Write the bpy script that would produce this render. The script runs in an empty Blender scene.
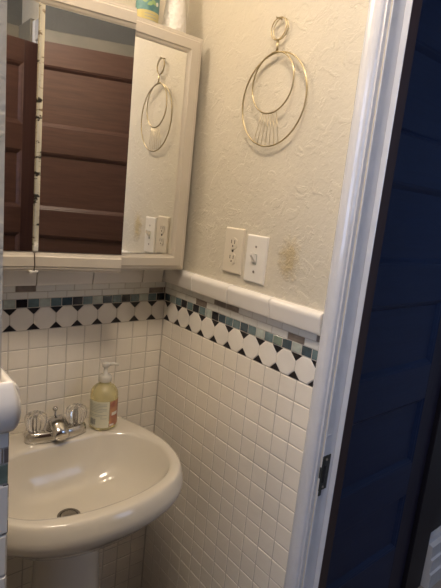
import bpy, bmesh, math, random
from mathutils import Vector, Matrix
random.seed(7)
C = bpy.context.scene.collection
PI = math.pi
ZF = 1.05                      # height of the design datum (foot of the octagon tile row) above the floor
V = Vector

# ------------------------------------------------------------------ materials
def mat(name, col=(.8, .8, .8), rough=.5, metal=0, coat=0, trans=0, ior=1.45, spec=.5, emit=None, es=0):
    m = bpy.data.materials.new(name); m.use_nodes = True
    b = m.node_tree.nodes['Principled BSDF']
    b.inputs['Base Color'].default_value = (*col, 1)
    b.inputs['Roughness'].default_value = rough
    b.inputs['Metallic'].default_value = metal
    b.inputs['Coat Weight'].default_value = coat
    b.inputs['Coat Roughness'].default_value = .08
    b.inputs['Transmission Weight'].default_value = trans
    b.inputs['IOR'].default_value = ior
    b.inputs['Specular IOR Level'].default_value = spec
    if emit:
        b.inputs['Emission Color'].default_value = (*emit, 1); b.inputs['Emission Strength'].default_value = es
    return m
def nodes(m): return m.node_tree.nodes, m.node_tree.links, m.node_tree.nodes['Principled BSDF']
def noise(m, scale, detail=3, rough=.5, vec=None, dist=0):
    n, l, b = nodes(m); t = n.new('ShaderNodeTexNoise')
    t.inputs['Scale'].default_value = scale; t.inputs['Detail'].default_value = detail
    t.inputs['Roughness'].default_value = rough; t.inputs['Distortion'].default_value = dist
    if vec is None:
        g = n.new('ShaderNodeNewGeometry'); vec = g.outputs['Position']
    l.new(vec, t.inputs['Vector']); return t
def ramp(m, fac, stops):
    n, l, b = nodes(m); r = n.new('ShaderNodeValToRGB'); l.new(fac, r.inputs[0])
    e = r.color_ramp.elements
    while len(e) < len(stops): e.new(.5)
    for i, (p, c) in enumerate(stops):
        e[i].position = p; e[i].color = (*c, 1) if len(c) == 3 else c
    return r
def bump(m, h, dist, strength=1, prev=None):
    n, l, b = nodes(m); u = n.new('ShaderNodeBump')
    u.inputs['Distance'].default_value = dist; u.inputs['Strength'].default_value = strength
    l.new(h, u.inputs['Height'])
    if prev: l.new(prev.outputs[0], u.inputs['Normal'])
    l.new(u.outputs[0], b.inputs['Normal']); return u
def varied(name, c1, c2, scale, rough=.3, **k):
    m = mat(name, c1, rough, **k); n, l, b = nodes(m)
    t = noise(m, scale, 4); r = ramp(m, t.outputs[0], [(.35, c1), (.65, c2)])
    l.new(r.outputs[0], b.inputs['Base Color']); return m

M = {}
M['tile'] = varied('glazed_tile', (.82, .765, .67), (.87, .81, .71), 9, .22, coat=.3)
bump(M['tile'], noise(M['tile'], 38, 2).outputs[0], .0012, .5)
M['grout'] = varied('grout', (.60, .55, .48), (.50, .46, .40), 30, .8)
M['octo'] = varied('octagon_tile', (.80, .76, .69), (.84, .80, .73), 20, .3)
M['black'] = mat('black_tile', (.012, .010, .012), .3)
M['rail'] = mat('rail_glaze', (.80, .765, .71), .16, coat=.4)
def glass(name, c):
    m = mat(name, c, .12, coat=.7); n, l, b = nodes(m)
    t = noise(m, 60, 3); r = ramp(m, t.outputs[0], [(.3, tuple(x*.8 for x in c)), (.7, tuple(min(1, x*1.2) for x in c))])
    l.new(r.outputs[0], b.inputs['Base Color']); return m
M['gS'] = glass('glass_slate', (.13, .19, .20)); M['gD'] = glass('glass_dark', (.045, .075, .095))
M['gP'] = glass('glass_pale', (.42, .47, .43)); M['gB'] = glass('glass_black', (.010, .012, .016))
M['gG'] = glass('glass_green', (.20, .26, .21))
M['pencil'] = mat('strip_clear', (.76, .75, .70), .15, coat=.5); M['pencilB'] = glass('strip_taupe', (.22, .18, .15))

# trowelled plaster
def plaster(name, c1, c2, stain=False):
    m = mat(name, c1, .55); n, l, b = nodes(m)
    t = noise(m, 4, 3); r = ramp(m, t.outputs[0], [(.3, c1), (.7, c2)])
    a = noise(m, 21, 5, .6, dist=.7); ra = ramp(m, a.outputs[0], [(.53, (0, 0, 0)), (.57, (.8, .8, .8)), (.70, (1, 1, 1))])
    c = noise(m, 95, 4, .65, dist=.5)
    b1 = bump(m, ra.outputs[0], .0013, .6); b2 = bump(m, c.outputs[0], .0022, .7, b1)
    if stain:
        g = n.new('ShaderNodeNewGeometry'); d = n.new('ShaderNodeVectorMath'); d.operation = 'SUBTRACT'
        l.new(g.outputs['Position'], d.inputs[0]); d.inputs[1].default_value = (0, -.487, ZF+.262)
        s = n.new('ShaderNodeVectorMath'); s.operation = 'MULTIPLY'; l.new(d.outputs[0], s.inputs[0]); s.inputs[1].default_value = (1, 1.25, .8)
        ln = n.new('ShaderNodeVectorMath'); ln.operation = 'LENGTH'; l.new(s.outputs[0], ln.inputs[0])
        ns = noise(m, 60, 4); ad = n.new('ShaderNodeMath'); ad.operation = 'MULTIPLY_ADD'
        l.new(ns.outputs[0], ad.inputs[0]); ad.inputs[1].default_value = .06; l.new(ln.outputs['Value'], ad.inputs[2])
        rr = ramp(m, ad.outputs[0], [(.045, (1, 1, 1)), (.075, (0, 0, 0))])
        mx = n.new('ShaderNodeMix'); mx.data_type = 'RGBA'
        mu = n.new('ShaderNodeMath'); mu.operation = 'MULTIPLY'; l.new(rr.outputs[0], mu.inputs[0]); mu.inputs[1].default_value = .75
        l.new(mu.outputs[0], mx.inputs[0]); l.new(r.outputs[0], mx.inputs[6]); mx.inputs[7].default_value = (.50, .39, .20, 1)
        l.new(mx.outputs[2], b.inputs['Base Color'])
        f = noise(m, 190, 3, .6); mm = n.new('ShaderNodeMath'); mm.operation = 'MULTIPLY'
        l.new(f.outputs[0], mm.inputs[0]); l.new(rr.outputs[0], mm.inputs[1]); bump(m, mm.outputs[0], .005, 1, b2)
    else: l.new(r.outputs[0], b.inputs['Base Color'])
    return m
M['plaster'] = plaster('trowelled_plaster', (.57, .525, .425), (.62, .57, .465), True)
M['greywall'] = plaster('grey_plaster', (.10, .103, .103), (.12, .122, .12))  # even grey, much darker than the cream plaster
M['hall'] = varied('hall_paint', (.55, .58, .62), (.6, .62, .66), 5, .6)
M['ceil'] = varied('ceiling_paint', (.6, .58, .54), (.65, .63, .6), 5, .7)
M['floor'] = mat('floor_tile', (.3, .27, .24), .4)
def floor_nodes(m):
    n, l, b = nodes(m); g = n.new('ShaderNodeNewGeometry'); br = n.new('ShaderNodeTexBrick')
    l.new(g.outputs['Position'], br.inputs['Vector']); br.inputs['Scale'].default_value = 4
    br.offset = 0; br.inputs['Brick Width'].default_value = .5; br.inputs['Row Height'].default_value = .5
    br.inputs['Color1'].default_value = (.36, .32, .28, 1); br.inputs['Color2'].default_value = (.30, .27, .24, 1)
    br.inputs['Mortar'].default_value = (.14, .12, .1, 1); br.inputs['Mortar Size'].default_value = .015
    l.new(br.outputs[0], b.inputs['Base Color'])
floor_nodes(M['floor'])
M['white'] = varied('white_paint', (.61, .62, .65), (.65, .66, .69), 25, .25, coat=1)
bump(M['white'], noise(M['white'], 60, 3).outputs[0], .0004, .3)
M['cream'] = varied('cream_paint', (.53, .475, .39), (.57, .51, .42), 12, .4)
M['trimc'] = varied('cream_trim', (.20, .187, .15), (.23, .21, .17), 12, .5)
M['mirror'] = mat('mirror_glass', (.86, .86, .84), .015, 1)
M['mirror_edge'] = mat('mirror_bevel', (.80, .80, .76), .07, 1)
def desilver(m):
    n, l, b = nodes(m); g = n.new('ShaderNodeNewGeometry'); mp = n.new('ShaderNodeMapping'); l.new(g.outputs['Position'], mp.inputs[0])
    mp.inputs['Scale'].default_value = (30, 30, 60); t = noise(m, 1, 3, .6, mp.outputs[0])
    r = ramp(m, t.outputs[0], [(.36, (.05, .045, .04)), (.42, (.72, .70, .62)), (.60, (.72, .70, .62)), (.66, (.25, .2, .15))])
    l.new(r.outputs[0], b.inputs['Base Color'])
desilver(M['mirror_edge'])
M['dark_edge'] = mat('tarnished_edge', (.10, .07, .05), .5, .4)
def wood(name, c1, c2, rough=.42, axis=0, coat=0):
    m = mat(name, c1, rough, coat=coat); n, l, b = nodes(m)
    g = n.new('ShaderNodeNewGeometry'); mp = n.new('ShaderNodeMapping'); l.new(g.outputs['Position'], mp.inputs[0])
    mp.inputs['Scale'].default_value = (4, 30, 60) if axis == 0 else (60, 30, 3)
    t = noise(m, 1.2, 6, .6, mp.outputs[0], .6); r = ramp(m, t.outputs[0], [(.3, c1), (.7, c2)])
    l.new(r.outputs[0], b.inputs['Base Color']); bump(m, t.outputs[0], .0008, .4); return m
M['wood'] = wood('brown_stained_wood', (.052, .022, .014), (.085, .038, .026))
M['woodv'] = wood('brown_stained_wood_upright', (.036, .014, .011), (.058, .024, .018), axis=2)
M['woodd'] = wood('dark_brown_jamb', (.028, .015, .015), (.040, .020, .019), .5, axis=2)
M['navy'] = wood('wood_blue_daylight', (.0035, .013, .052), (.005, .018, .066), .5)  # dark hall door, with reflected blue daylight put into its colour
M['navyv'] = wood('wood_blue_daylight_upright', (.009, .008, .024), (.012, .011, .030), .5, 2, 0)  # stiles: darker, with a little of the blue daylight painted in
M['darkcase'] = mat('dark_casing', (.006, .005, .010), .5)
M['ceramic'] = varied('vitreous_china', (.60, .555, .47), (.63, .585, .50), 3, .12, coat=.5)
M['chrome'] = mat('chrome', (.62, .60, .57), .12, 1)
M['drain'] = mat('drain_metal', (.30, .28, .26), .25, 1)
M['hole'] = mat('dark_hole', (.01, .01, .01), .6)
M['acrylic'] = mat('clear_acrylic', (.96, .94, .90), .06, trans=.88, ior=1.4)
M['brass'] = mat('brass_wire', (.50, .42, .26), .30, 1)
M['plateA'] = mat('ivory_plastic', (.66, .60, .49), .3, coat=.2)
M['plateB'] = mat('white_plastic', (.76, .73, .67), .3, coat=.2)
M['slot'] = mat('slot_dark', (.05, .04, .03), .5)
M['screw'] = mat('screw_steel', (.35, .32, .28), .35, 1)
M['iron'] = mat('painted_over_strike', (.03, .034, .03), .4)
bump(M['iron'], noise(M['iron'], 120, 3).outputs[0], .002, .8)
M['soap'] = mat('liquid_soap', (.90, .82, .46), .06, trans=.7, ior=1.36, coat=.3)
M['clearp'] = mat('frosted_pump', (.84, .81, .74), .25, trans=.35, ior=1.3)
M['labelc'] = varied('label_paper', (.66, .64, .50), (.62, .61, .48), 40, .45)
M['labelo'] = varied('orange_print', (.52, .27, .14), (.36, .13, .09), 45, .45)
M['labelw'] = mat('label_white', (.78, .72, .64), .45)
M['ink'] = mat('ink', (.12, .13, .15), .5)
M['inkg'] = mat('pale_ink', (.36, .38, .33), .5)
M['yellow'] = mat('yellow_label', (.58, .50, .22), .4)
M['teal'] = varied('teal_label', (.06, .16, .17), (.12, .26, .24), 60, .4)
M['leaf'] = mat('leaf_print', (.26, .38, .16), .45)
M['petal'] = mat('petal_print', (.75, .75, .62), .45)
M['vase'] = mat('white_bisque', (.70, .67, .62), .45)
def vase_nodes(m):
    n, l, b = nodes(m); g = n.new('ShaderNodeNewGeometry'); v = n.new('ShaderNodeTexVoronoi')
    v.inputs['Scale'].default_value = 110; l.new(g.outputs['Position'], v.inputs['Vector'])
    bump(m, v.outputs['Distance'], .003, .8)
vase_nodes(M['vase'])
M['globe'] = mat('opal_globe', (.9, .85, .75), .3, emit=(1, .82, .64), es=62)

M['globe2'] = mat('opal_diffuser', (.9, .85, .75), .3, emit=(1, .83, .65), es=50)
# ------------------------------------------------------------------ mesh helpers
def bm_(): return bmesh.new()
def box(bm, x0, x1, y0, y1, z0, z1, mi=0, bev=0):
    x0, x1 = sorted((x0, x1)); y0, y1 = sorted((y0, y1)); z0, z1 = sorted((z0, z1))
    vs = [bm.verts.new((x, y, z)) for x in (x0, x1) for y in (y0, y1) for z in (z0, z1)]
    F = [(0, 1, 3, 2), (4, 6, 7, 5), (0, 4, 5, 1), (2, 3, 7, 6), (0, 2, 6, 4), (1, 5, 7, 3)]
    fs = [bm.faces.new([vs[i] for i in f]) for f in F]
    for f in fs: f.material_index = mi
    if bev:
        r = bmesh.ops.bevel(bm, geom=list({e for f in fs for e in f.edges}), offset=bev, segments=2, affect='EDGES', profile=.5)
        for f in r['faces']: f.material_index = mi
    return fs
def tube(bm, pts, r, n=8, closed=False, mi=0):
    pts = [V(p) for p in pts]; N = len(pts); rings = []
    rr = r if isinstance(r, (list, tuple)) else [r]*N
    up = None
    for i, p in enumerate(pts):
        if closed: d = pts[(i+1) % N]-pts[i-1]
        else: d = pts[min(i+1, N-1)]-pts[max(i-1, 0)]
        d.normalize()
        if up is None:
            up = V((0, 0, 1)) if abs(d.z) < .9 else V((1, 0, 0))
        u = (up-d*up.dot(d))
        if u.length < 1e-6: u = d.orthogonal()
        u.normalize(); w = d.cross(u); up = u
        rings.append([bm.verts.new(p+(u*math.cos(2*PI*k/n)+w*math.sin(2*PI*k/n))*rr[i]) for k in range(n)])
    for i in range(N if closed else N-1):
        a, b = rings[i], rings[(i+1) % N]
        for k in range(n):
            f = bm.faces.new((a[k], a[(k+1) % n], b[(k+1) % n], b[k])); f.smooth = True; f.material_index = mi
    if not closed:
        bm.faces.new(rings[0][::-1]).material_index = mi; bm.faces.new(rings[-1]).material_index = mi
def lathe(bm, c, prof, n=32, sx=1, sy=1, rot=0, mi=0, cap=True, flute=0, nf=12):
    rings = []
    for (r, z) in prof:
        ring = []
        for k in range(n):
            a = 2*PI*k/n; q = r*(1+flute*math.cos(nf*a)); x, y = q*math.cos(a)*sx, q*math.sin(a)*sy
            ring.append(bm.verts.new((c[0]+x*math.cos(rot)-y*math.sin(rot), c[1]+x*math.sin(rot)+y*math.cos(rot), c[2]+z)))
        rings.append(ring)
    for a, b in zip(rings, rings[1:]):
        for k in range(n):
            f = bm.faces.new((a[k], a[(k+1) % n], b[(k+1) % n], b[k])); f.smooth = True; f.material_index = mi
    if cap:
        bm.faces.new(rings[0][::-1]).material_index = mi; bm.faces.new(rings[-1]).material_index = mi
def loft(bm, rings, cap0=False, cap1=False, mi=0):
    R = [[bm.verts.new(p) for p in r] for r in rings]
    for a, b in zip(R, R[1:]):
        n = len(a)
        for k in range(n):
            f = bm.faces.new((a[k], a[(k+1) % n], b[(k+1) % n], b[k])); f.smooth = True; f.material_index = mi
    if cap0: bm.faces.new(R[0][::-1]).smooth = True
    if cap1: bm.faces.new(R[-1]).smooth = True
def ball(bm, c, r, s=(1, 1, 1), n=16):
    bmesh.ops.create_uvsphere(bm, u_segments=n, v_segments=n//2+2, radius=r, matrix=Matrix.Translation(c) @ Matrix.Diagonal((*s, 1)))
def prism(bm, pl, poly, d0, d1, ch=.0012, mi=0):
    """convex polygon in (a,z), extruded from depth d0 to d1 of plane pl with a chamfered face"""
    cx = sum(p[0] for p in poly)/len(poly); cz = sum(p[1] for p in poly)/len(poly)
    def ins(p):
        dx, dz = p[0]-cx, p[1]-cz; L = math.hypot(dx, dz); k = max(.2, (L-ch*1.3)/L) if L else 1
        return (cx+dx*k, cz+dz*k)
    rings = [[pl(a, z, d0) for a, z in poly], [pl(a, z, d1-ch*.7) for a, z in poly], [pl(*ins(p), d1) for p in poly]]
    R = [[bm.verts.new(p) for p in r] for r in rings]; n = len(poly)
    for i in range(2):
        for k in range(n):
            f = bm.faces.new((R[i][k], R[i][(k+1) % n], R[i+1][(k+1) % n], R[i+1][k])); f.material_index = mi
    f = bm.faces.new(R[2]); f.material_index = mi
def build(name, bm, mats, parent=None, loc=None):
    """verts are given in datum coordinates (z = 0 at the octagon row); the object is put at its base"""
    bmesh.ops.recalc_face_normals(bm, faces=bm.faces[:])
    me = bpy.data.meshes.new(name)
    if parent is not None: org = V(parent['_o'])
    elif loc is not None: org = V(loc)
    else:
        xs = [v.co for v in bm.verts]
        org = V(((min(c.x for c in xs)+max(c.x for c in xs))/2, (min(c.y for c in xs)+max(c.y for c in xs))/2, min(c.z for c in xs)))
    bmesh.ops.translate(bm, verts=bm.verts[:], vec=-org)
    bm.to_mesh(me); bm.free()
    for m in (mats if isinstance(mats, (list, tuple)) else [mats]): me.materials.append(m)
    o = bpy.data.objects.new(name, me); C.objects.link(o)
    o['_o'] = tuple(org)
    if parent is not None: o.parent = parent; o.location = (0, 0, 0)
    else: o.location = org+V((0, 0, ZF))
    return o
def thing(name, label, cat, loc, group=None):
    o = bpy.data.objects.new(name, None); C.objects.link(o); o.empty_display_size = .05
    o['_o'] = tuple(loc); o.location = V(loc)+V((0, 0, ZF)); o['label'] = label; o['category'] = cat
    if group: o['group'] = group
    return o
def sub(name, bm, mats, part):
    return build(name, bm, mats, part)
def struct(o, kind='structure'):
    o['kind'] = kind; return o
FL = -ZF

# ------------------------------------------------------------------ tiled walls
pR = lambda a, z, d: (-d, -a, z)             # right wall, a runs towards the camera
pB = lambda a, z, d: (-a, -d, z)             # back wall, a runs to the left
XL = -.660; YE = -.735
pL = lambda a, z, d: (XL+d, -a, z)           # alcove side of the left partition
pE = lambda a, z, d: (XL-a, YE-d, z)         # end of the left partition
S, T, RV, H, G = .0586, .0503, .0507, .0597, .0234
ZG = H+G
COLS = {'S': 1, 'D': 2, 'P': 3, 'B': 4, 'G': 5}
def clip(poly, lo, hi):
    for sgn, lim in ((1, lo), (-1, -hi)):
        out = []
        for i in range(len(poly)):
            p, q = poly[i-1], poly[i]; ip, iq = sgn*p[0] >= lim, sgn*q[0] >= lim
            if ip != iq:
                t = (lim*sgn-p[0])/(q[0]-p[0]); out.append((lim*sgn, p[1]+t*(q[1]-p[1])))
            if iq: out.append(q)
        poly = out
        if len(poly) < 3: return None
    return poly
def rect(a0, a1, z0, z1): return [(a0, z0), (a1, z0), (a1, z1), (a0, z1)]
def tilework(pl, width, a_cols, o_tri, seq, brown, rail_ends, wallname, ds=1):
    g = .0011; D0 = -.006
    bm = bm_()                                # field tiles
    k = 0; a = a_cols
    edges = [0.0]
    while a < width-.004:
        if a > .004: edges.append(a)
        a += T
    edges.append(width)
    r = 0; z = 0
    while z > FL+.002:
        z0 = max(z-RV, FL+.001)
        for e0, e1 in zip(edges, edges[1:]):
            if e1-e0 > .004: prism(bm, pl, rect(e0+g, e1-g, z0+g, z-g), D0, random.uniform(-.0004, .0003), .0018)
        z -= RV
    out = [('tile_field', bm, [M['tile']])]
    bm = bm_()                                # octagons and black corners
    n = -1; cut = .29*S
    while o_tri+n*S < width:
        a0, a1 = o_tri+n*S+.0008, o_tri+(n+1)*S-.0008
        poly = [(a0+cut, g), (a1-cut, g), (a1, g+cut), (a1, H-g-cut), (a1-cut, H-g), (a0+cut, H-g), (a0, H-g-cut), (a0, g+cut)]
        poly = clip(poly, g*.5, width-g*.5)
        if poly: prism(bm, pl, poly, D0, 0, .0014, 0)
        c = o_tri+n*S; w = cut*.97
        for tri in ([(c-w, g), (c+w, g), (c, g+w)], [(c-w, H-g), (c, H-g-w), (c+w, H-g)]):
            tri = clip(tri, g*.5, width-g*.5)
            if tri: prism(bm, pl, tri, D0, -.0002, .0006, 1)
        n += 1
    out.append(('octagon_band', bm, [M['octo'], M['black']]))
    bm = bm_()                                # glass squares
    w = S/2; a = 0; i = 0
    while a < width-.003:
        a1 = min(a+w, width)
        prism(bm, pl, rect(a+g, a1-g, H+g, ZG-g), D0, -.0004, .0008, COLS[seq[i % len(seq)]]-1)
        a += w; i += 1
    out.append(('glass_band', bm, [M['gS'], M['gD'], M['gP'], M['gB'], M['gG']]))
    bm = bm_()                                # two courses of slim strips
    hs = (.1185-ZG)/2
    for row in (0, 1):
        a = -.0135 if row else -.044
        while a < width:
            a0, a1 = max(a, 0), min(a+.0505, width)
            if a1-a0 > .003:
                mid = (a0+a1)/2; b = any(br == row and abs(mid-ba) < .0253 for br, ba in brown)
                prism(bm, pl, rect(a0+.0009, a1-.0009, ZG+row*hs+.0008, ZG+(row+1)*hs-.0008), D0, -.0004, .0008, 1 if b else 0)
            a += .0505
    out.append(('slim_strip_band', bm, [M['pencil'], M['pencilB']]))
    bm = bm_()                                # chair rail pieces
    prof = [(-.006, .1195), (.0125, .1195), (.0145, .1205), (.0155, .124), (.0170, .134), (.0185, .145), (.0200, .153), (.0205, .158), (.0190, .1635), (.0140, .1675), (.006, .1695), (-.006, .1695)]
    prof = [(d*ds, z) for d, z in prof]
    for e0, e1 in zip(rail_ends, rail_ends[1:]):
        e0 += .0010; e1 -= .0010; ch = .0012
        R = []
        for aa, kk in ((e0, .0), (e0+ch, 1), (e0+ch*2, 1), (e1-ch*2, 1), (e1-ch, 1), (e1, 0)):
            R.append([bm.verts.new(pl(aa, zz if kk else .1445+(zz-.1445)*.95, dd if kk else dd-.0015)) for dd, zz in prof])
        for A, B in zip(R, R[1:]):
            for q in range(len(prof)):
                f = bm.faces.new((A[q], A[(q+1) % len(prof)], B[(q+1) % len(prof)], B[q])); f.smooth = A is not R[0] and A is not R[4]
        bm.faces.new(R[0]); bm.faces.new(R[-1])
    out.append(('tile_rail', bm, [M['rail']]))
    return out
def corner_rail():
    bm = bm_(); R = []
    prof = [(.0, .1195), (.008, .1205), (.015, .1240), (.020, .130), (.0225, .138), (.0225, .146), (.0200, .153), (.0150, .160), (.0090, .167), (.004, .172), (.0, .1735)]
    for k in range(9):
        t = k/8*PI/2
        R.append([bm.verts.new((XL+max(d, .0002)*.44*math.cos(t), YE-max(d, .0002)*.44*math.sin(t), z)) for d, z in prof])
    R.append([bm.verts.new((XL-.1265, YE-max(d, .0002)*.55, z)) for d, z in prof])
    for A, B in zip(R, R[1:]):
        for q in range(len(prof)):
            f = bm.faces.new((A[q], A[(q+1) % len(prof)], B[(q+1) % len(prof)], B[q])); f.smooth = True
    bm.faces.new(R[0]); bm.faces.new(R[-1]); return bm
RW = .607
seqR = 'DPSBSBSPBDSSDSPSGDPDS'
seqB = 'BSPSBSDPSBDSPSBPSPSDBS'
YD0, YD1 = -.6555, -1.46                       # clear opening of the doorway
CZ = 1.43; CX0, CX1 = -1.75, 1.75; CY1 = -1.72  # ceiling and room limits (datum coordinates)
DT = 1.02                                     # head of the doorway

def wall(name, boxes, mats, parts=()):
    bm = bm_()
    for b in boxes: box(bm, *b[:6], mi=b[6] if len(b) > 6 else 0)
    w = struct(build(name, bm, mats, loc=(boxes[0][0], boxes[0][2], FL)))
    for n_, b_, m_ in parts: build(n_, b_, m_, w)
    return w
TH = .066; GD = .0016
# right wall: tiled foot, plaster above, then the doorway
wall('wall_right', [(GD, TH, 0, -.640, FL, .12, 1), (0, TH, 0, -.640, .12, CZ, 0), (0, TH, -.640, YD0+.002, FL, CZ, 0),
                    (0, TH, YD0+.002, YD1-.002, DT+.02, CZ, 0), (0, TH, YD1-.002, CY1, FL, CZ, 0)],
     [M['plaster'], M['grout']],
     tilework(pR, RW, .0016, .0175, seqR, [(0, .180), (1, .262), (1, .312), (0, .530), (1, .595)], [0, .156, .3095, .461, .612], 'right'))
wall('wall_back', [(-1.75, TH, GD, TH, FL, .12, 1), (-1.75, TH, 0, TH, .12, CZ, 0)], [M['plaster'], M['grout']],
     tilework(pB, -XL-.001, .003, .0431, seqB, [(1, .435), (0, .015), (1, .60)], [.023, .092, .245, .395, .548, .6365], 'back'))
wall('wall_left', [(XL-GD, XL-.125, 0, YE+GD, FL, .12, 1), (XL-.007, XL-.1265, 0, YE+.010, .12, CZ, 0)], [M['plaster'], M['grout']],
     [(n, b, m) for n, b, m in tilework(pL, -YE, .02, .03, seqR, [], [.023, .13, .283, .436, .589, -YE], 'left', .45)] +
     [('end_'+n, b, m) for n, b, m in tilework(pE, .1265, .004, .0293, 'GDS', [(0, .0)], [0, .1265], 'end', .45)[:4]] + [('corner_rail', corner_rail(), M['rail'])])
wall('wall_rear', [(CX0, TH, CY1, CY1-TH, FL, CZ, 0)], [M['greywall']])
U0, U1, U2, U3 = -.85, -1.60, .10, 1.15
wall('wall_far_left', [(CX0, CX0-TH, TH, U0, FL, CZ, 0), (CX0, CX0-TH, U1, CY1-TH, FL, CZ, 0), (CX0, CX0-TH, U0, U1, FL, U2, 0), (CX0, CX0-TH, U0, U1, U3, CZ, 0)], [M['plaster']])
b = bm_()
for y in (U0-.02, U1+.02): box(b, CX0-.03, CX0-.06, y-.02, y+.02, U2, U3)
for z in (U2+.02, (U2+U3)/2, U3-.02): box(b, CX0-.03, CX0-.06, U0, U1, z-.02, z+.02)
struct(build('window_2', b, M['white']))
wall('floor', [(CX0-TH, CX1+TH, TH, -3.1, FL-.1, FL, 0)], [M['floor']])
wall('ceiling', [(CX0-TH, CX1+TH, TH, -3.1, CZ, CZ+.1, 0)], [M['ceil']])
# cream picture rail / head trim on the rear wall, seen in the mirror above the open door
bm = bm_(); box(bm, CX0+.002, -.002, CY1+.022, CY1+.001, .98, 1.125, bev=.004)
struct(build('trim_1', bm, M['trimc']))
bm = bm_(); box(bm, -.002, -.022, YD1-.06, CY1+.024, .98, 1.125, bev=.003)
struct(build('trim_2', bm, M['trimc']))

# ------------------------------------------------------------------ door frame of the doorway: white towards the bathroom, brown towards the hall
def extr(bm, prof, z0, z1, mi=0, smooth=False):
    A = [bm.verts.new((x, y, z0)) for x, y in prof]; B = [bm.verts.new((x, y, z1)) for x, y in prof]; n = len(prof)
    for k in range(n):
        f = bm.faces.new((A[k], A[(k+1) % n], B[(k+1) % n], B[k])); f.material_index = mi; f.smooth = smooth
    for q in (A, B):
        f = bm.faces.new(q); f.material_index = mi
def casing_prof(y0, s):
    """moulded casing: y0 outer edge, s = -1 widening towards the camera"""
    P = [(0, 0), (-.008, 0), (-.0145, .002), (-.0185, .006), (-.0205, .012), (-.0208, .019), (-.0198, .025), (-.0175, .0305), (-.0150, .0338), (-.0105, .0357),
         (-.0100, .0362), (-.0100, .0392), (-.0092, .0400), (-.0002, .0400), (.0004, .0406), (.0004, .0440), (.0010, .0446), (.0040, .0447), (.0040, .020), (0, .020)]
    return [(x, y0+s*d) for x, d in P]
fr = bm_(); extr(fr, casing_prof(-.611, -1), FL, DT+.085)
fr_o = struct(build('door_frame_1', fr, M['white'], loc=(0, YD0, FL)))
b = bm_(); extr(b, casing_prof(YD1-.0447, 1), FL, DT+.085); build('casing_upright', b, M['white'], fr_o)
b = bm_(); box(b, -.0165, 0, -.611-.03, YD1-.03, DT, DT+.085, bev=.003); build('casing_head', b, M['white'], fr_o)
XJ = .0390                                    # the stop begins here
b = bm_(); box(b, .0035, XJ+.0005, YD0, YD0+.012, FL, DT+.02)
box(b, XJ, XJ+.003, YD0-.0122, YD0+.012, FL, DT+.02, bev=.0012)
build('jamb', b, M['white'], fr_o)
b = bm_(); box(b, XJ+.0022, .072, YD0-.0124, YD0+.012, FL, DT+.02, bev=.001); box(b, XJ+.0022, .072, YD1+.0124, YD1-.012, FL, DT+.02, bev=.001)
box(b, XJ+.0022, .072, YD0-.0124, YD1+.0124, DT, DT+.02)
build('brown_jamb', b, M['woodd'], fr_o)
b = bm_(); box(b, .0035, XJ+.003, YD1, YD1-.012, FL, DT+.02, bev=.001); box(b, .0035, XJ+.003, YD0, YD1, DT, DT+.02)
build('jamb', b, M['white'], fr_o)
# strike plate let into the jamb
b = bm_(); zc = -.188
box(b, .0005, .0265, YD0-.0016, YD0+.004, zc-.030, zc+.052, bev=.0012)
box(b, -.0008, .0010, YD0-.0022, YD0+.004, zc+.000, zc+.026, bev=.001)
st = thing('strike_plate', 'dark worn metal strike plate let into the white door jamb', 'strike plate', (.008, YD0, zc-.045))
plate = build('plate', b, M['iron'], st)
b = bm_(); box(b, .001, .010, YD0-.0022, YD0, zc-.042, zc-.028, bev=.001); build('lip', b, M['iron'], st)
b = bm_(); box(b, .006, .013, YD0-.0022, YD0-.0005, zc-.012, zc+.028); build('latch_slot', b, M['hole'], st)
for dz in (-.022, .043):
    b = bm_(); tube(b, [(.012, YD0-.0032, zc+dz), (.012, YD0, zc+dz)], .0028, 10); build('screw', b, M['screw'], st)
b = bm_(); box(b, .001, .016, YD0-.0008, YD0+.002, -.090, -.0875); build('paint_ridge', b, M['white'], fr_o)

# ------------------------------------------------------------------ panelled doors
def panel_door(name, x0, x1, z0, z1, yf, th, panels, px0, px1, mats, face=-1):
    """leaf parallel to x; yf = the face towards 'face'; panels = [(z0, z1)]"""
    d = bpy.data.objects.new(name, None); C.objects.link(d); d['_o'] = (x0, yf, z0); d.location = V((x0, yf, z0+ZF)); d['kind'] = 'structure'
    yb = yf-face*th; mr, mv, mp = mats
    for xa, xb in ((x0, px0), (px1, x1)):
        b = bm_(); box(b, xa, xb, yf, yb, z0, z1, bev=.0015); build('stile', b, mv, d)
    ed = [z0]+[z for p in panels for z in p]+[z1]
    for i in range(0, len(ed), 2):
        b = bm_(); box(b, px0, px1, yf, yb, ed[i], ed[i+1]); build('rail', b, mr, d)
    for (a, c) in panels:
        b = bm_()
        for yy, s in ((yf, face), (yb, -face)):
            # sticking moulding (four mitred bevels) and a flat recessed panel
            r = [[(px0, a), (px1, a), (px1, c), (px0, c)]]
            def ring(i, dd): return [b.verts.new((x, yy-s*dd, z)) for x, z in ((px0+i, a+i), (px1-i, a+i), (px1-i, c-i), (px0+i, c-i))]
            R = [ring(0, 0), ring(.004, .003), ring(.007, .0035), ring(.016, .011), ring(.018, .013)]
            for A, B in zip(R, R[1:]):
                for k in range(4): b.faces.new((A[k], A[(k+1) % 4], B[(k+1) % 4], B[k]))
            b.faces.new(R[-1])
        build('panel', b, mp, d)
    return d
YH = -.50                                     # hall end wall
hp = [(-.783, -.568), (-.445, -.204), (-.0835, .136), (.25, .472), (.589, .812)]
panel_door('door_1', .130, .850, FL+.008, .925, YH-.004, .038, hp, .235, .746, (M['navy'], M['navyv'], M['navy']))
b = bm_(); box(b, .852, .985, YH, YH-.020, FL, 1.02, bev=.003); box(b, .118, .128, YH, YH-.020, FL, 1.02); box(b, .118, .985, YH, YH-.020, .93, 1.02)
struct(build('door_frame_2', b, M['darkcase']))
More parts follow.
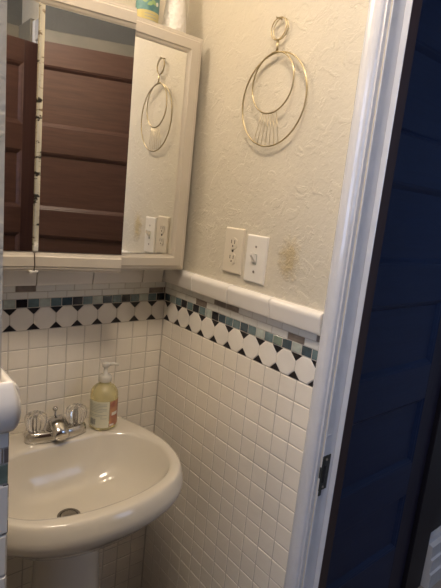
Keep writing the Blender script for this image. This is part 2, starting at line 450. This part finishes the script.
wall('wall_hall_end', [(TH+.002, .128, YH, YH+TH, FL, CZ, 0), (.852, CX1, YH, YH+TH, FL, CZ, 1), (.128, .852, YH, YH+TH, .928, CZ, 0), (.128, .852, YH+.042, YH+TH, FL, .93, 0)], [M['hall'], M['darkcase']])
WZ0, WZ1, WX0, WX1 = .30, 1.55, .25, 1.35
wall('wall_hall_right', [(CX1, CX1+TH, YH+TH, -3.1, FL, CZ, 0)], [M['hall']])
wall('wall_hall_far', [(TH, WX0, -3.1, -3.2, FL, CZ, 0), (WX1, CX1+TH, -3.1, -3.2, FL, CZ, 0), (WX0, WX1, -3.1, -3.2, FL, WZ0, 0), (WX0, WX1, -3.1, -3.2, WZ1, CZ, 0)], [M['hall']])
wall('wall_hall_left', [(0, TH, CY1-TH, -3.1, FL, CZ, 0)], [M['hall']])
b = bm_()
for x in (WX0+.02, (WX0+WX1)/2, WX1-.02): box(b, x-.02, x+.02, -3.13, -3.17, WZ0, WZ1)
for z in (WZ0+.02, (WZ0+WZ1)/2, WZ1-.02): box(b, WX0, WX1, -3.13, -3.17, z-.02, z+.02)
struct(build('window_1', b, M['white']))
# stepped baseboard of the hall
b = bm_()
P = [(0, FL), (-.050, FL), (-.050, -.985), (-.043, -.980), (-.043, -.925), (-.036, -.920), (-.036, -.868), (-.020, -.862), (-.016, -.846), (0, -.842)]
A = [b.verts.new((.990, YH+d, z)) for d, z in P]; B = [b.verts.new((CX1-.002, YH+d, z)) for d, z in P]
for k in range(len(P)): b.faces.new((A[k], A[(k+1) % len(P)], B[(k+1) % len(P)], B[k]))
b.faces.new(A); b.faces.new(B)
struct(build('baseboard_hall', b, M['white']))
# bathroom door standing open against the rear wall, reflected in the mirror
bp = [(-.885, -.625), (-.505, -.245), (-.125, .135), (.255, .52), (.635, .90)]
d2 = panel_door('door_2', -.745, .022, FL+.008, .997, -1.418, .038, bp, -.655, -.078, (M['wood'], M['woodv'], M['wood']), face=1)
b = bm_(); box(b, -.7452, -.740, -1.446, -1.428, -.245, -.12)
build('latch_plate', b, M['iron'], d2)
for s, yy in ((1, -1.418), (-1, -1.456)):
    b = bm_(); tube(b, [(-.700, yy, -.182), (-.700, yy+s*.006, -.182)], .026, 20); tube(b, [(-.700, yy+s*.006, -.182), (-.700, yy+s*.035, -.182)], .009, 12)
    ball(b, (-.700, yy+s*.05, -.182), .027, (1, .7, 1)); build('knob', b, M['brass'], d2)
for zz in (-.75, .0, .75):
    b = bm_(); tube(b, [(.026, -1.4225, zz-.045), (.026, -1.4225, zz+.045)], .005, 10); build('hinge', b, M['iron'], d2)

# ------------------------------------------------------------------ mirror cabinet
CT, CB = .777, .176
XR, XM, XN, XE = -.0275, -.2325, -.4375, -.642
cab = thing('mirror_cabinet', 'cream three-door mirror cabinet on the wall above the sink', 'cabinet', (-.335, 0, CB))
b = bm_(); box(b, XR-.004, XE+.004, -.001, -.094, CB+.004, CT-.004, bev=.002); build('body', b, M['cream'], cab)
def rail_prof(sz):
    """profile of a horizontal frame rail: (depth from door face, height from outer edge)"""
    return [(.0, .0), (-.0175, .0), (-.0175, .004), (-.0205, .0055), (-.0205, .0095), (-.0230, .012), (-.0230, .033), (-.0205, .0355), (-.0185, .041), (-.0145, .0455), (.0, .0455)]
def place_door(xl, xr, ang, stile_side, hinge_x, left_bevel):
    """door spans xl..xr in the closed position; rotated by ang about (hinge_x, -.100)"""
    hy = -.100; ca, sa = math.cos(ang), math.sin(ang)
    def tr(x, y, z):
        dx, dy = x-hinge_x, y-hy; return (hinge_x+dx*ca+dy*sa, hy-dx*sa+dy*ca, z)
    d = build('door', doorslab(xl, xr, tr), M['cream'], cab)
    for sgn, zz, nm in ((1, CB, 'bottom_rail'), (-1, CT, 'top_rail')):
        b = bm_(); P = rail_prof(0)
        A = [b.verts.new(tr(xl+(hh if stile_side == 'l' else 0), hy+dd, zz+sgn*hh)) for dd, hh in P]; B = [b.verts.new(tr(xr-(hh if stile_side == 'r' else 0), hy+dd, zz+sgn*hh)) for dd, hh in P]
        for k in range(len(P)): b.faces.new((A[k], A[(k+1) % len(P)], B[(k+1) % len(P)], B[k]))
        b.faces.new(A); b.faces.new(B); build(nm, b, M['cream'], d)
    ml, mr = xl, xr
    if stile_side:
        b = bm_(); s = -1 if stile_side == 'r' else 1; e = xr if stile_side == 'r' else xl
        P = rail_prof(0)
        A = [b.verts.new(tr(e+s*hh, hy+dd, CB+min(hh, .0455))) for dd, hh in P]; B = [b.verts.new(tr(e+s*hh, hy+dd, CT-min(hh, .0455))) for dd, hh in P]
        for k in range(len(P)): b.faces.new((A[k], A[(k+1) % len(P)], B[(k+1) % len(P)], B[k]))
        b.faces.new(A); b.faces.new(B); build('side_stile', b, M['cream'], d)
        if s < 0: mr = e-.0450
        else: ml = e+.0450
    z0, z1 = CB+.0450, CT-.0450
    yg = hy-.0190
    b = bm_()
    if left_bevel:
        w = .0105
        q = [tr(ml+w, yg, z0), tr(mr, yg, z0), tr(mr, yg, z1), tr(ml+w, yg, z1)]
    else: q = [tr(ml, yg, z0), tr(mr, yg, z0), tr(mr, yg, z1), tr(ml, yg, z1)]
    back = [(p[0], p[1]+.004, p[2]) for p in q]
    F = [b.verts.new(p) for p in q]; K = [b.verts.new(p) for p in back]
    b.faces.new(F)
    b.faces.new(K)
    for k in range(4): b.faces.new((F[k], F[(k+1) % 4], K[(k+1) % 4], K[k]))
    g = build('mirror', b, M['mirror'], d)
    if left_bevel:
        b = bm_(); q = [tr(ml, yg-.0045, z0), tr(ml+.0105, yg, z0), tr(ml+.0105, yg, z1), tr(ml, yg-.0045, z1)]
        q2 = [tr(ml, yg+.006, z0), tr(ml+.0105, yg+.006, z0), tr(ml+.0105, yg+.006, z1), tr(ml, yg+.006, z1)]
        F = [b.verts.new(p) for p in q]; K = [b.verts.new(p) for p in q2]
        b.faces.new(F); b.faces.new(K)
        for k in range(4): b.faces.new((F[k], F[(k+1) % 4], K[(k+1) % 4], K[k]))
        build('bevelled_edge', b, M['mirror_edge'], g)
    return d
def doorslab(xl, xr, tr):
    b = bm_(); n = [b.verts.new(tr(x, y, z)) for x in (xl, xr) for y in (-.100, -.110) for z in (CB+.002, CT-.002)]
    for f in [(0, 1, 3, 2), (4, 6, 7, 5), (0, 4, 5, 1), (2, 3, 7, 6), (0, 2, 6, 4), (1, 5, 7, 3)]: b.faces.new([n[i] for i in f])
    return b
g_ = .0008
place_door(XM+g_, XR, math.radians(1.9), 'r', XM+.09, False)
place_door(XN+g_*2, XM-g_, math.radians(11.5), None, XN, True)
place_door(XE, XN-g_*2, 0, 'l', XE, False)
# little white catch under the joint and the dark line of the joint
b = bm_(); box(b, XN-.011, XN+.009, -.112, -.1245, CB-.0035, CB+.0012, bev=.001); build('catch', b, M['plateB'], cab)
b = bm_(); tube(b, [(XN-.0005, -.1232, CB+.001), (XN+.0006, -.1236, CB+.015), (XN-.0004, -.1236, CB+.031), (XN, -.1220, CB+.042)], .0014, 6); build('joint_line', b, M['dark_edge'], cab)

# ------------------------------------------------------------------ things on the cabinet
zc_ = CT-.004
bot = thing('lotion_bottle', 'teal and yellow labelled bottle standing on the mirror cabinet', 'bottle', (-.163, -.066, zc_))
b = bm_(); lathe(b, (-.163, -.066, zc_), [(.027, 0), (.0300, .003), (.0300, .125), (.028, .138), (.016, .150), (.012, .155), (.012, .162)], 40, 1, .8); body = build('body', b, M['yellow'], bot)
b = bm_(); lathe(b, (-.163, -.066, zc_+.036), [(.0304, 0), (.0304, .076)], 40, 1, .8, cap=False); lb = build('label', b, M['teal'], bot)
b = bm_()
def on_cyl(c, r, sy, th, z, off=.0004): return (c[0]+(r+off)*math.cos(th), c[1]+(r+off)*sy*math.sin(th), z)
def patch(b, c, r, sy, t0, t1, z0, z1, off=.0004, mi=0, n=8):
    for k in range(n):
        a, e = t0+(t1-t0)*k/n, t0+(t1-t0)*(k+1)/n
        f = b.faces.new([b.verts.new(on_cyl(c, r, sy, *q, off)) for q in ((a, z0), (e, z0), (e, z1), (a, z1))]); f.material_index = mi
cB = (-.163, -.066, zc_)
for (t, z, l, tilt, mi) in [(-1.75, .052, .020, .5, 0), (-1.45, .056, .018, -.6, 0), (-1.95, .066, .020, .9, 0), (-1.6, .070, .016, 0, 1), (-1.25, .070, .015, .8, 0), (-2.2, .056, .014, .2, 0), (-1.1, .055, .012, 1.1, 1)]:
    pts = []
    for k in range(7):
        s = k/6; w = math.sin(PI*s)*.0045
        pts.append((s, w))
    loop = [(s, w) for s, w in pts]+[(s, -w) for s, w in pts[-2:0:-1]]
    vs = []
    for s, w in loop:
        du = (s-.5)*l*math.cos(tilt)-w*math.sin(tilt); dz = (s-.5)*l*math.sin(tilt)+w*math.cos(tilt)
        vs.append(b.verts.new(on_cyl(cB, .0304, .8, t+du/.0304, zc_+z+dz, .0005)))
    b.faces.new(vs).material_index = mi
build('leaf_print', b, [M['leaf'], M['petal']], lb)
b = bm_()
for k in range(3): patch(b, cB, .0300, .8, -2.2, -1.2+.1*(k == 1), zc_+.014+k*.007, zc_+.0155+k*.007)
build('small_print', b, M['inkg'], body)
b = bm_(); lathe(b, (-.163, -.066, zc_+.16), [(.015, 0), (.015, .022), (.012, .026)], 24); build('cap', b, M['plateB'], bot)
vs_ = build('vase', (lambda b: (lathe(b, (-.083, -.066, zc_), [(.026, 0), (.0315, .004), (.0318, .02), (.029, .05), (.0245, .085), (.020, .115), (.0175, .14), (.019, .155), (.0175, .155), (.016, .14), (.018, .115), (.022, .085), (.027, .05), (.028, .01)], 56), b)[1])(bm_()), M['vase'], loc=(-.083, -.066, zc_))
vs_['label'] = 'white textured ceramic vase at the right end of the cabinet top'; vs_['category'] = 'vase'

# ------------------------------------------------------------------ outlet and switch
def plate_bm(y0, z1, w=.070, h=.1143, lean=0):
    b = bm_(); R = []
    for ins, d in ((0, 0), (0, .0025), (.0022, .0055), (.004, .006)):
        R.append([b.verts.new((-d, -(y0+a), z)) for a, z in ((ins, z1-ins), (w-ins, z1-ins), (w-ins, z1-h+ins), (ins, z1-h+ins))])
    for A, B in zip(R, R[1:]):
        for k in range(4): b.faces.new((A[k], A[(k+1) % 4], B[(k+1) % 4], B[k]))
    b.faces.new(R[0]); b.faces.new(R[-1]); return b
oy, oz = .2655, .312
o = thing('wall_outlet', 'ivory double socket outlet plate, left of the light switch', 'outlet', (0, -oy-.035, oz-.1143))
build('plate', plate_bm(oy, oz), M['plateA'], o)
for dz in (.038, .0763):
    b = bm_(); yc = -oy-.035; zz = oz-dz; poly = []
    for k in range(28):
        a = 2*PI*k/28; poly.append((-yc+max(-.0135, min(.0135, .0172*math.cos(a))), zz+.0142*math.sin(a)))
    R = [[b.verts.new((-d, -a, z)) for a, z in poly] for d in (.004, .0078)]
    for k in range(28): b.faces.new((R[0][k], R[0][(k+1) % 28], R[1][(k+1) % 28], R[1][k]))
    b.faces.new(R[1]); sk = build('socket', b, M['plateA'], o)
    b = bm_()
    for s in (-.0062, .0062): box(b, -.0081, -.0070, yc+s-.0012, yc+s+.0012, zz-.001, zz+.008)
    tube(b, [(-.0070, yc, zz-.007), (-.0081, yc, zz-.007)], .0024, 10); build('slots', b, M['slot'], sk)
b = bm_(); tube(b, [(-.005, -oy-.035, oz-.0572), (-.0072, -oy-.035, oz-.0572)], .0032, 12); build('screw', b, M['slot'], o)
sy_, sz_ = .349, .303
o = thing('light_switch', 'white toggle light switch plate between the outlet and the door casing', 'light switch', (0, -sy_-.035, sz_-.1143))
build('plate', plate_bm(sy_, sz_), M['plateB'], o)
yc = -sy_-.035; zc2 = sz_-.0572
b = bm_(); box(b, -.0055, -.0066, yc-.0062, yc+.0062, zc2-.0125, zc2+.0125); build('toggle_slot', b, M['inkg'], o)
b = bm_()
R = [[b.verts.new(p) for p in ((x, yc-w, z-h), (x, yc+w, z-h), (x, yc+w, z+h), (x, yc-w, z+h))] for x, w, z, h in ((-.005, .005, zc2, .010), (-.011, .0047, zc2+.004, .0075), (-.020, .004, zc2+.012, .0042), (-.0215, .003, zc2+.013, .003))]
for A, B in zip(R, R[1:]):
    for k in range(4): b.faces.new((A[k], A[(k+1) % 4], B[(k+1) % 4], B[k]))
b.faces.new(R[0]); b.faces.new(R[-1]); build('toggle', b, M['plateB'], o)
for dz in (-.030, .030):
    b = bm_(); tube(b, [(-.0052, yc, zc2+dz), (-.0070, yc, zc2+dz)], .0030, 12); build('screw', b, M['screw'], o)

# ------------------------------------------------------------------ ring ornament on the plaster
o = thing('ring_wall_hanging', 'gold wire wall hanging of nested rings on the plaster above the light switch', 'wall decoration', (0, -.378, .508))
XW = -.012; RY = -.004
def circ(cy, cz, r, n=64, x=XW, e=1): return [(x, cy+r*math.cos(2*PI*k/n), cz+r*e*math.sin(2*PI*k/n)) for k in range(n)]
b = bm_(); tube(b, circ(-.387, .607, .1000), .0018, 8, True); build('outer_ring', b, M['brass'], o)
b = bm_(); tube(b, circ(-.383, .643, .0645, x=XW-.0025), .0017, 8, True); build('inner_ring', b, M['brass'], o)
b = bm_(); tube(b, circ(-.381, .757, .0230, 40, XW), .0013, 8, True); build('top_ring', b, M['brass'], o)
b = bm_(); tube(b, circ(-.384, .757, .0222, 40, XW+.004), .0011, 8, True); build('top_ring', b, M['brass'], o)
b = bm_()
for dy in (-.0014, .0014): tube(b, [(XW-.001, -.384+dy, .734), (XW-.001, -.3845+dy, .707)], .0019, 8)
tube(b, [(XW-.001, -.370, .7085), (XW-.001, -.387, .7075)], .0024, 8); build('link', b, M['brass'], o)
b = bm_()
for k in range(7):
    t = (k-3)/3; a0 = -PI/2+t*.36; a1 = -PI/2+t*.42
    tube(b, [(XW-.002, -.383+.0645*math.cos(a0), .643+.0645*math.sin(a0)), (XW, -.380+.1*math.cos(a1), .607+.1*math.sin(a1))], .0006, 6)
    tube(b, [(XW-.002, -.383+.0645*math.cos(a0+.01)-.0012, .643+.0645*math.sin(a0)+.0012), (XW-.002, -.383+.0645*math.cos(a0)+.0012, .643+.0645*math.sin(a0)-.0012)], .0015, 6)
build('chain_strand', b, M['brass'], o)
b = bm_(); tube(b, [(.002, -.376, .7805), (XW-.004, -.376, .7788), (XW-.006, -.376, .7813)], .0014, 8); build('nail', b, M['brass'], o)

# ------------------------------------------------------------------ pedestal sink
SX = -.362; ZR = -.265
half = [(0, -.003), (.10, -.003), (.165, -.004), (.196, -.022), (.213, -.07), (.226, -.14), (.232, -.20), (.231, -.26), (.221, -.315), (.199, -.362), (.160, -.400), (.108, -.425), (.054, -.438), (0, -.441)]
def smooth_closed(pts, per=6):
    out = []; n = len(pts)
    for i in range(n):
        p0, p1, p2, p3 = (V(pts[(i+j) % n]) for j in (-1, 0, 1, 2))
        for k in range(per):
            t = k/per
            out.append(.5*((2*p1)+(-p0+p2)*t+(2*p0-5*p1+4*p2-p3)*t*t+(-p0+3*p1-3*p2+p3)*t**3))
    return out
full = half+[(-x, y) for x, y in half[-2:0:-1]]
full = [(x*1.035+.004, y*1.01) for x, y in full]
outer = smooth_closed(full)
hin = [(0, -.118), (.06, -.119), (.11, -.125), (.155, -.142), (.190, -.172), (.211, -.212), (.217, -.258), (.206, -.312), (.183, -.352), (.146, -.382), (.098, -.400), (.05, -.4095), (0, -.412)]
hin_full = hin+[(-x, y) for x, y in hin[-2:0:-1]]
hin_full = [(x*1.02+.004, y) for x, y in hin_full]
inner = smooth_closed(hin_full)
def resample(poly, n, c):
    """same number of points, by angle about c"""
    out = []
    for k in range(n):
        a = 2*PI*k/n; d = V((math.cos(a), math.sin(a))); best = None
        for i in range(len(poly)):
            p, q = poly[i-1]-c, poly[i]-c; e = q-p; den = d.x*e.y-d.y*e.x
            if abs(den) < 1e-12: continue
            t = (p.x*e.y-p.y*e.x)/den; u = (p.x*d.y-p.y*d.x)/den
            if t > 0 and -1e-6 <= u <= 1+1e-6: best = t if best is None else max(best, t)
        out.append(c+d*best)
    return out
NS = 120; cc = V((0, -.235))
Oo = resample(outer, NS, cc); Ii = resample(inner, NS, cc)
def ringp(base, k, z, c=cc, dx=0): return [(SX+c.x+(p.x-c.x)*k, min(-.0015, c.y+(p.y-c.y)*k), z) for p in base]
def mixr(t, z): return [(SX+a.x+(b_.x-a.x)*t, a.y+(b_.y-a.y)*t, z) for a, b_ in zip(Ii, Oo)]
dr = V((-.016, -.238))
def toward(k, z): return [(SX+dr.x+(p.x-dr.x)*k, dr.y+(p.y-dr.y)*k, z) for p in Ii]
b = bm_()
rings = []
rings.append(ringp(Oo, .40, ZR-.165)); rings.append(ringp(Oo, .62, ZR-.140)); rings.append(ringp(Oo, .80, ZR-.108)); rings.append(ringp(Oo, .91, ZR-.082))
def rim(t, zb, zf):
    out = []
    for a, b_ in zip(Ii, Oo):
        x, y = a.x+(b_.x-a.x)*t, a.y+(b_.y-a.y)*t
        w = min(1, max(0, (-y-.06)/.14)); w = w*w*(3-2*w)
        x1, y1 = (a.x+(b_.x-a.x)*(1+(t-1)*.3), a.y+(b_.y-a.y)*(1+(t-1)*.3)) if t > 1 else (x, y)
        x, y = x1+(x-x1)*w, y1+(y-y1)*w
        out.append((SX+x, min(-.0015, y), ZR+zb+(zf-zb)*w))
    return out
for t, zb, zf in ((.92, -.058, -.064), (1.10, -.050, -.055), (1.22, -.042, -.047), (1.27, -.034, -.037), (1.22, -.026, -.028), (1.06, -.016, -.015), (.93, -.008, -.0065), (.82, -.003, -.0022), (.72, -.0005, -.0005), (.52, 0, 0), (.34, .0003, 0), (.10, -.0004, -.0012)): rings.append(rim(t, zb, zf))
rings.append(rings.pop()); rings.append(toward(.985, ZR-.003)); rings.append(toward(.965, ZR-.010))
for k, z in ((.93, .028), (.88, .050), (.80, .076), (.70, .096), (.57, .111), (.43, .119), (.30, .124), (.18, .1275), (.10, .130)): rings.append(toward(k, ZR-z))
def circr(r, z): return [(SX+dr.x+r*math.cos(2*PI*k/NS), dr.y+r*math.sin(2*PI*k/NS), z) for k in range(NS)]
rings[-1] = circr(.0265, ZR-.130); rings[-2] = [tuple((V(a)+V(c))/2) for a, c in zip(rings[-2], circr(.034, ZR-.1285))]
loft(b, rings, cap0=True)
sink = thing('pedestal_sink', 'cream pedestal sink with a rounded basin below the mirror cabinet', 'sink', (SX, -.22, FL))
ba = build('basin', b, M['ceramic'], sink)
b = bm_()
prof = [(.150, FL, .115), (.150, FL+.03, .115), (.112, FL+.07, .095), (.092, FL+.2, .082), (.084, FL+.4, .075), (.078, -.52, .070), (.079, -.47, .071), (.086, -.43, .078), (.100, -.40, .095)]
R = [[(SX+.006+rx*math.copysign(abs(math.cos(a))**.85, math.cos(a)), -.185+ry*math.copysign(abs(math.sin(a))**.85, math.sin(a)), z) for a in [2*PI*k/48 for k in range(48)]] for rx, z, ry in prof]
loft(b, R, cap0=True, cap1=True); build('pedestal', b, M['ceramic'], sink)
b = bm_(); lathe(b, (SX+dr.x, dr.y, ZR-.1305), [(.012, -.012), (.0255, -.002), (.0275, .0005), (.0255, .002), (.021, .0012)], 32, cap=False); dn = build('drain', b, M['drain'], sink)
b = bm_(); lathe(b, (SX+dr.x, dr.y, ZR-.133), [(.0205, 0), (.0205, .003), (.017, .0055), (.004, .0065)], 28); build('stopper', b, M['drain'], dn)
b = bm_(); tube(b, [(SX+.088, -.4300, ZR-.0505), (SX+.090, -.428, ZR-.0515)], .003, 8); build('chip', b, M['grout'], ba)

# faucet
fa = thing('faucet', 'chrome two-handle faucet on the back deck of the sink', 'faucet', (SX, -.082, ZR))
FR = -.04
def fr_(x, y): return (SX+.004+x*math.cos(FR)-y*math.sin(FR), -.087+x*math.sin(FR)+y*math.cos(FR))
b = bm_(); R = []
for k, z, dy in ((1.0, 0, 0), (1.0, .008, 0), (.97, .016, 0), (.90, .022, 0), (.80, .0255, 0), (.6, .027, 0)):
    r = []
    for i in range(64):
        a = 2*PI*i/64; x = .079*math.copysign(abs(math.cos(a))**.45, math.cos(a)); y = .026*math.copysign(abs(math.sin(a))**.75, math.sin(a))
        y *= (1+.12*math.cos(x/.079*PI))
        r.append((*fr_(x*(1-(1-k)*.35), y*k), ZR+z))
    R.append(r)
loft(b, R, cap0=True, cap1=True); build('base', b, M['chrome'], fa)
b = bm_(); R = []
for y, w, h, zb in ((.020, .012, .014, .022), (.012, .023, .028, .022), (0, .0255, .035, .022), (-.018, .0235, .033, .020), (-.028, .0220, .032, .014), (-.036, .0210, .031, .009), (-.042, .0200, .029, .006), (-.045, .016, .020, .009)):
    r = []
    for i in range(24):
        a = 2*PI*i/24; x = w*math.cos(a); zz = zb+h*.5*(1+math.sin(a)*(1 if math.sin(a) > 0 else .95))
        r.append((*fr_(x, y), ZR+zz))
    R.append(r)
loft(b, R, cap0=True, cap1=True); sp = build('spout', b, M['chrome'], fa)
b = bm_(); c = fr_(0, -.033); tube(b, [(c[0], c[1], ZR+.003), (c[0], c[1], ZR+.014)], .010, 16); build('aerator', b, M['drain'], sp)
b = bm_(); c = fr_(0, .014); tube(b, [(c[0], c[1], ZR+.018), (c[0], c[1], ZR+.066)], .0028, 8); ball(b, (c[0], c[1], ZR+.070), .0068); 
for f in b.faces: f.smooth = True
build('lift_knob', b, M['chrome'], fa)
for s in (-1, 1):
    c = fr_(s*.052, 0)
    b = bm_(); lathe(b, (c[0], c[1], ZR+.020), [(.021, 0), (.020, .003), (.014, .007), (.011, .010)], 32); cp = build('collar', b, M['chrome'], fa)
    b = bm_(); lathe(b, (c[0], c[1], ZR+.0285), [(.016, 0), (.0195, .004), (.0235, .014), (.0262, .026), (.0262, .035), (.023, .041), (.015, .0455), (.007, .046)], 96, flute=.055, nf=12); h = build('handle', b, M['acrylic'], fa)
    b = bm_(); lathe(b, (c[0], c[1], ZR+.030), [(.0045, 0), (.0045, .034), (.007, .036), (.007, .038)], 16); build('stem', b, M['chrome'], h)

# soap bottle
bc = (-.2285, -.088, ZR+.0008); BR = .0375
so = thing('soap_bottle', 'clear pump bottle of yellow soap on the sink deck', 'soap dispenser', bc)
b = bm_(); lathe(b, bc, [(.028, 0), (.035, .002), (.0372, .007), (.0375, .015), (.0375, .092), (.0362, .102), (.031, .112), (.022, .120), (.0165, .124), (.0155, .130), (.0150, .136)], 56); bo = build('bottle', b, M['soap'], so)
vd = math.atan2(-1.206-bc[1], -.797-bc[0])    # direction of the room side that faces the camera position
b = bm_(); patch(b, bc, BR, 1, vd-1.25, vd+.42, bc[2]+.010, bc[2]+.084, .0005, 0, 20); lab = build('label', b, M['labelc'], bo)
b = bm_()
for k in range(9):
    z = bc[2]+.076-k*.0043
    if k == 6: continue
    patch(b, bc, BR, 1, vd-1.12, vd+.25-(.3 if k in (2, 5, 8) else 0), z, z+.0014, .0008, 0, 10)
patch(b, bc, BR, 1, vd-.2, vd+.25, bc[2]+.036, bc[2]+.0375, .0008, 0, 6)
build('small_print', b, M['inkg'], lab)
b = bm_(); t = vd-1.0
for w in (.05, .03, .07, .03, .05, .08, .03, .05, .06, .03):
    patch(b, bc, BR, 1, t, t+w*.62, bc[2]+.017, bc[2]+.034, .0008, 0, 2); t += w
build('barcode', b, M['ink'], lab)
b = bm_(); patch(b, bc, BR, 1, vd+.46, vd+1.6, bc[2]+.012, bc[2]+.084, .0005, 0, 16); pic = build('picture_label', b, M['labelo'], bo)
b = bm_(); patch(b, bc, BR, 1, vd+.62, vd+1.15, bc[2]+.043, bc[2]+.052, .0008, 0, 8); build('white_band', b, M['labelw'], pic); b = bm_(); patch(b, bc, BR, 1, vd+.5, vd+.85, bc[2]+.014, bc[2]+.019, .0008, 0, 6); build('white_band', b, M['labelw'], pic)
b = bm_(); lathe(b, (bc[0], bc[1], bc[2]+.130), [(.0165, 0), (.0170, .002), (.0170, .014), (.015, .017), (.007, .019), (.0055, .036), (.0055, .040)], 32); pu = build('pump', b, M['clearp'], so)
b = bm_(); z = bc[2]+.172
lathe(b, (bc[0], bc[1], z-.004), [(.006, 0), (.0095, .003), (.0100, .011), (.0085, .0135), (.003, .0145)], 24)
tube(b, [(bc[0], bc[1], z+.005), (bc[0]+.020, bc[1]-.004, z+.005), (bc[0]+.034, bc[1]-.007, z+.002)], [.0055, .0042, .0032], 10); build('nozzle', b, M['clearp'], pu)
b = bm_(); tube(b, [(bc[0], bc[1], bc[2]+.012), (bc[0]+.002, bc[1], bc[2]+.14)], .0022, 8); build('dip_tube', b, M['clearp'], pu)

# ------------------------------------------------------------------ lights
vl = thing('vanity_light', 'brass vanity light bar with two opal globes above the cabinet', 'light fixture', (-.33, 0, .965))
LZ = 1.02
b = bm_(); box(b, -.64, -.20, -.001, -.030, LZ-.055, LZ+.055, bev=.006); build('backplate', b, M['brass'], vl)
for x in (-.44, -.60):
    b = bm_(); tube(b, [(x, -.028, LZ), (x, -.135, LZ)], .014, 16); build('socket', b, M['brass'], vl)
    b = bm_(); ball(b, (x, -.170, LZ), .030, n=24)
    for f in b.faces: f.smooth = True
    build('globe', b, M['globe'], vl)
def area(name, loc, rot, sx, sy, e, col):
    L = bpy.data.lights.new(name, 'AREA'); L.shape = 'RECTANGLE'; L.size = sx; L.size_y = sy; L.energy = e; L.color = col
    o = bpy.data.objects.new(name, L); C.objects.link(o); o.location = V(loc)+V((0, 0, ZF)); o.rotation_euler = rot; return o
area('window_daylight', ((WX0+WX1)/2, -3.19, (WZ0+WZ1)/2), (PI/2, 0, 0), 1.05, 1.25, 6.5, (.50, .66, 1.0))
w = bpy.data.worlds.new('sky'); bpy.context.scene.world = w; w.use_nodes = True
bg = w.node_tree.nodes['Background']; bg.inputs[0].default_value = (.45, .62, 1, 1); bg.inputs[1].default_value = 1.0

area('bath_window_daylight', (CX0-.08, (U0+U1)/2, (U2+U3)/2), (0, -PI/2, 0), 1.0, .7, 6.5, (.50, .65, 1.0))
cl = thing('ceiling_light', 'round opal ceiling light in the middle of the bathroom', 'ceiling light', (-.62, -.88, CZ-.07))
b = bm_(); lathe(b, (-.62, -.88, CZ-.02), [(.17, 0), (.17, .0195)], 40); build('base', b, M['brass'], cl)
b = bm_(); lathe(b, (-.62, -.88, CZ-.07), [(.03, 0), (.10, .010), (.145, .028), (.155, .05)], 40); build('diffuser', b, M['globe2'], cl)
# ------------------------------------------------------------------ camera
yaw, pit, rol, F = .7017, -.1871, .1034, 475.64
f = V((math.sin(yaw)*math.cos(pit), math.cos(yaw)*math.cos(pit), math.sin(pit)))
r = f.cross(V((0, 0, 1))).normalized(); u = r.cross(f)
r2 = r*math.cos(rol)+u*math.sin(rol); u2 = -r*math.sin(rol)+u*math.cos(rol)
cam = bpy.data.cameras.new('camera'); co = bpy.data.objects.new('camera', cam); C.objects.link(co)
co.matrix_world = Matrix(((r2.x, u2.x, -f.x, -.7969), (r2.y, u2.y, -f.y, -1.206), (r2.z, u2.z, -f.z, .3685+ZF), (0, 0, 0, 1)))
cam.sensor_fit = 'VERTICAL'; cam.sensor_height = 24; cam.lens = F/588*24; cam.clip_start = .01
sc = bpy.context.scene; sc.camera = co
sc.view_settings.view_transform = 'Standard'; sc.view_settings.look = 'None'; sc.view_settings.gamma = 1
sc.view_settings.use_curve_mapping = False; sc.view_settings.exposure = .32
for o in sc.objects:
    if '_o' in o: del o['_o']
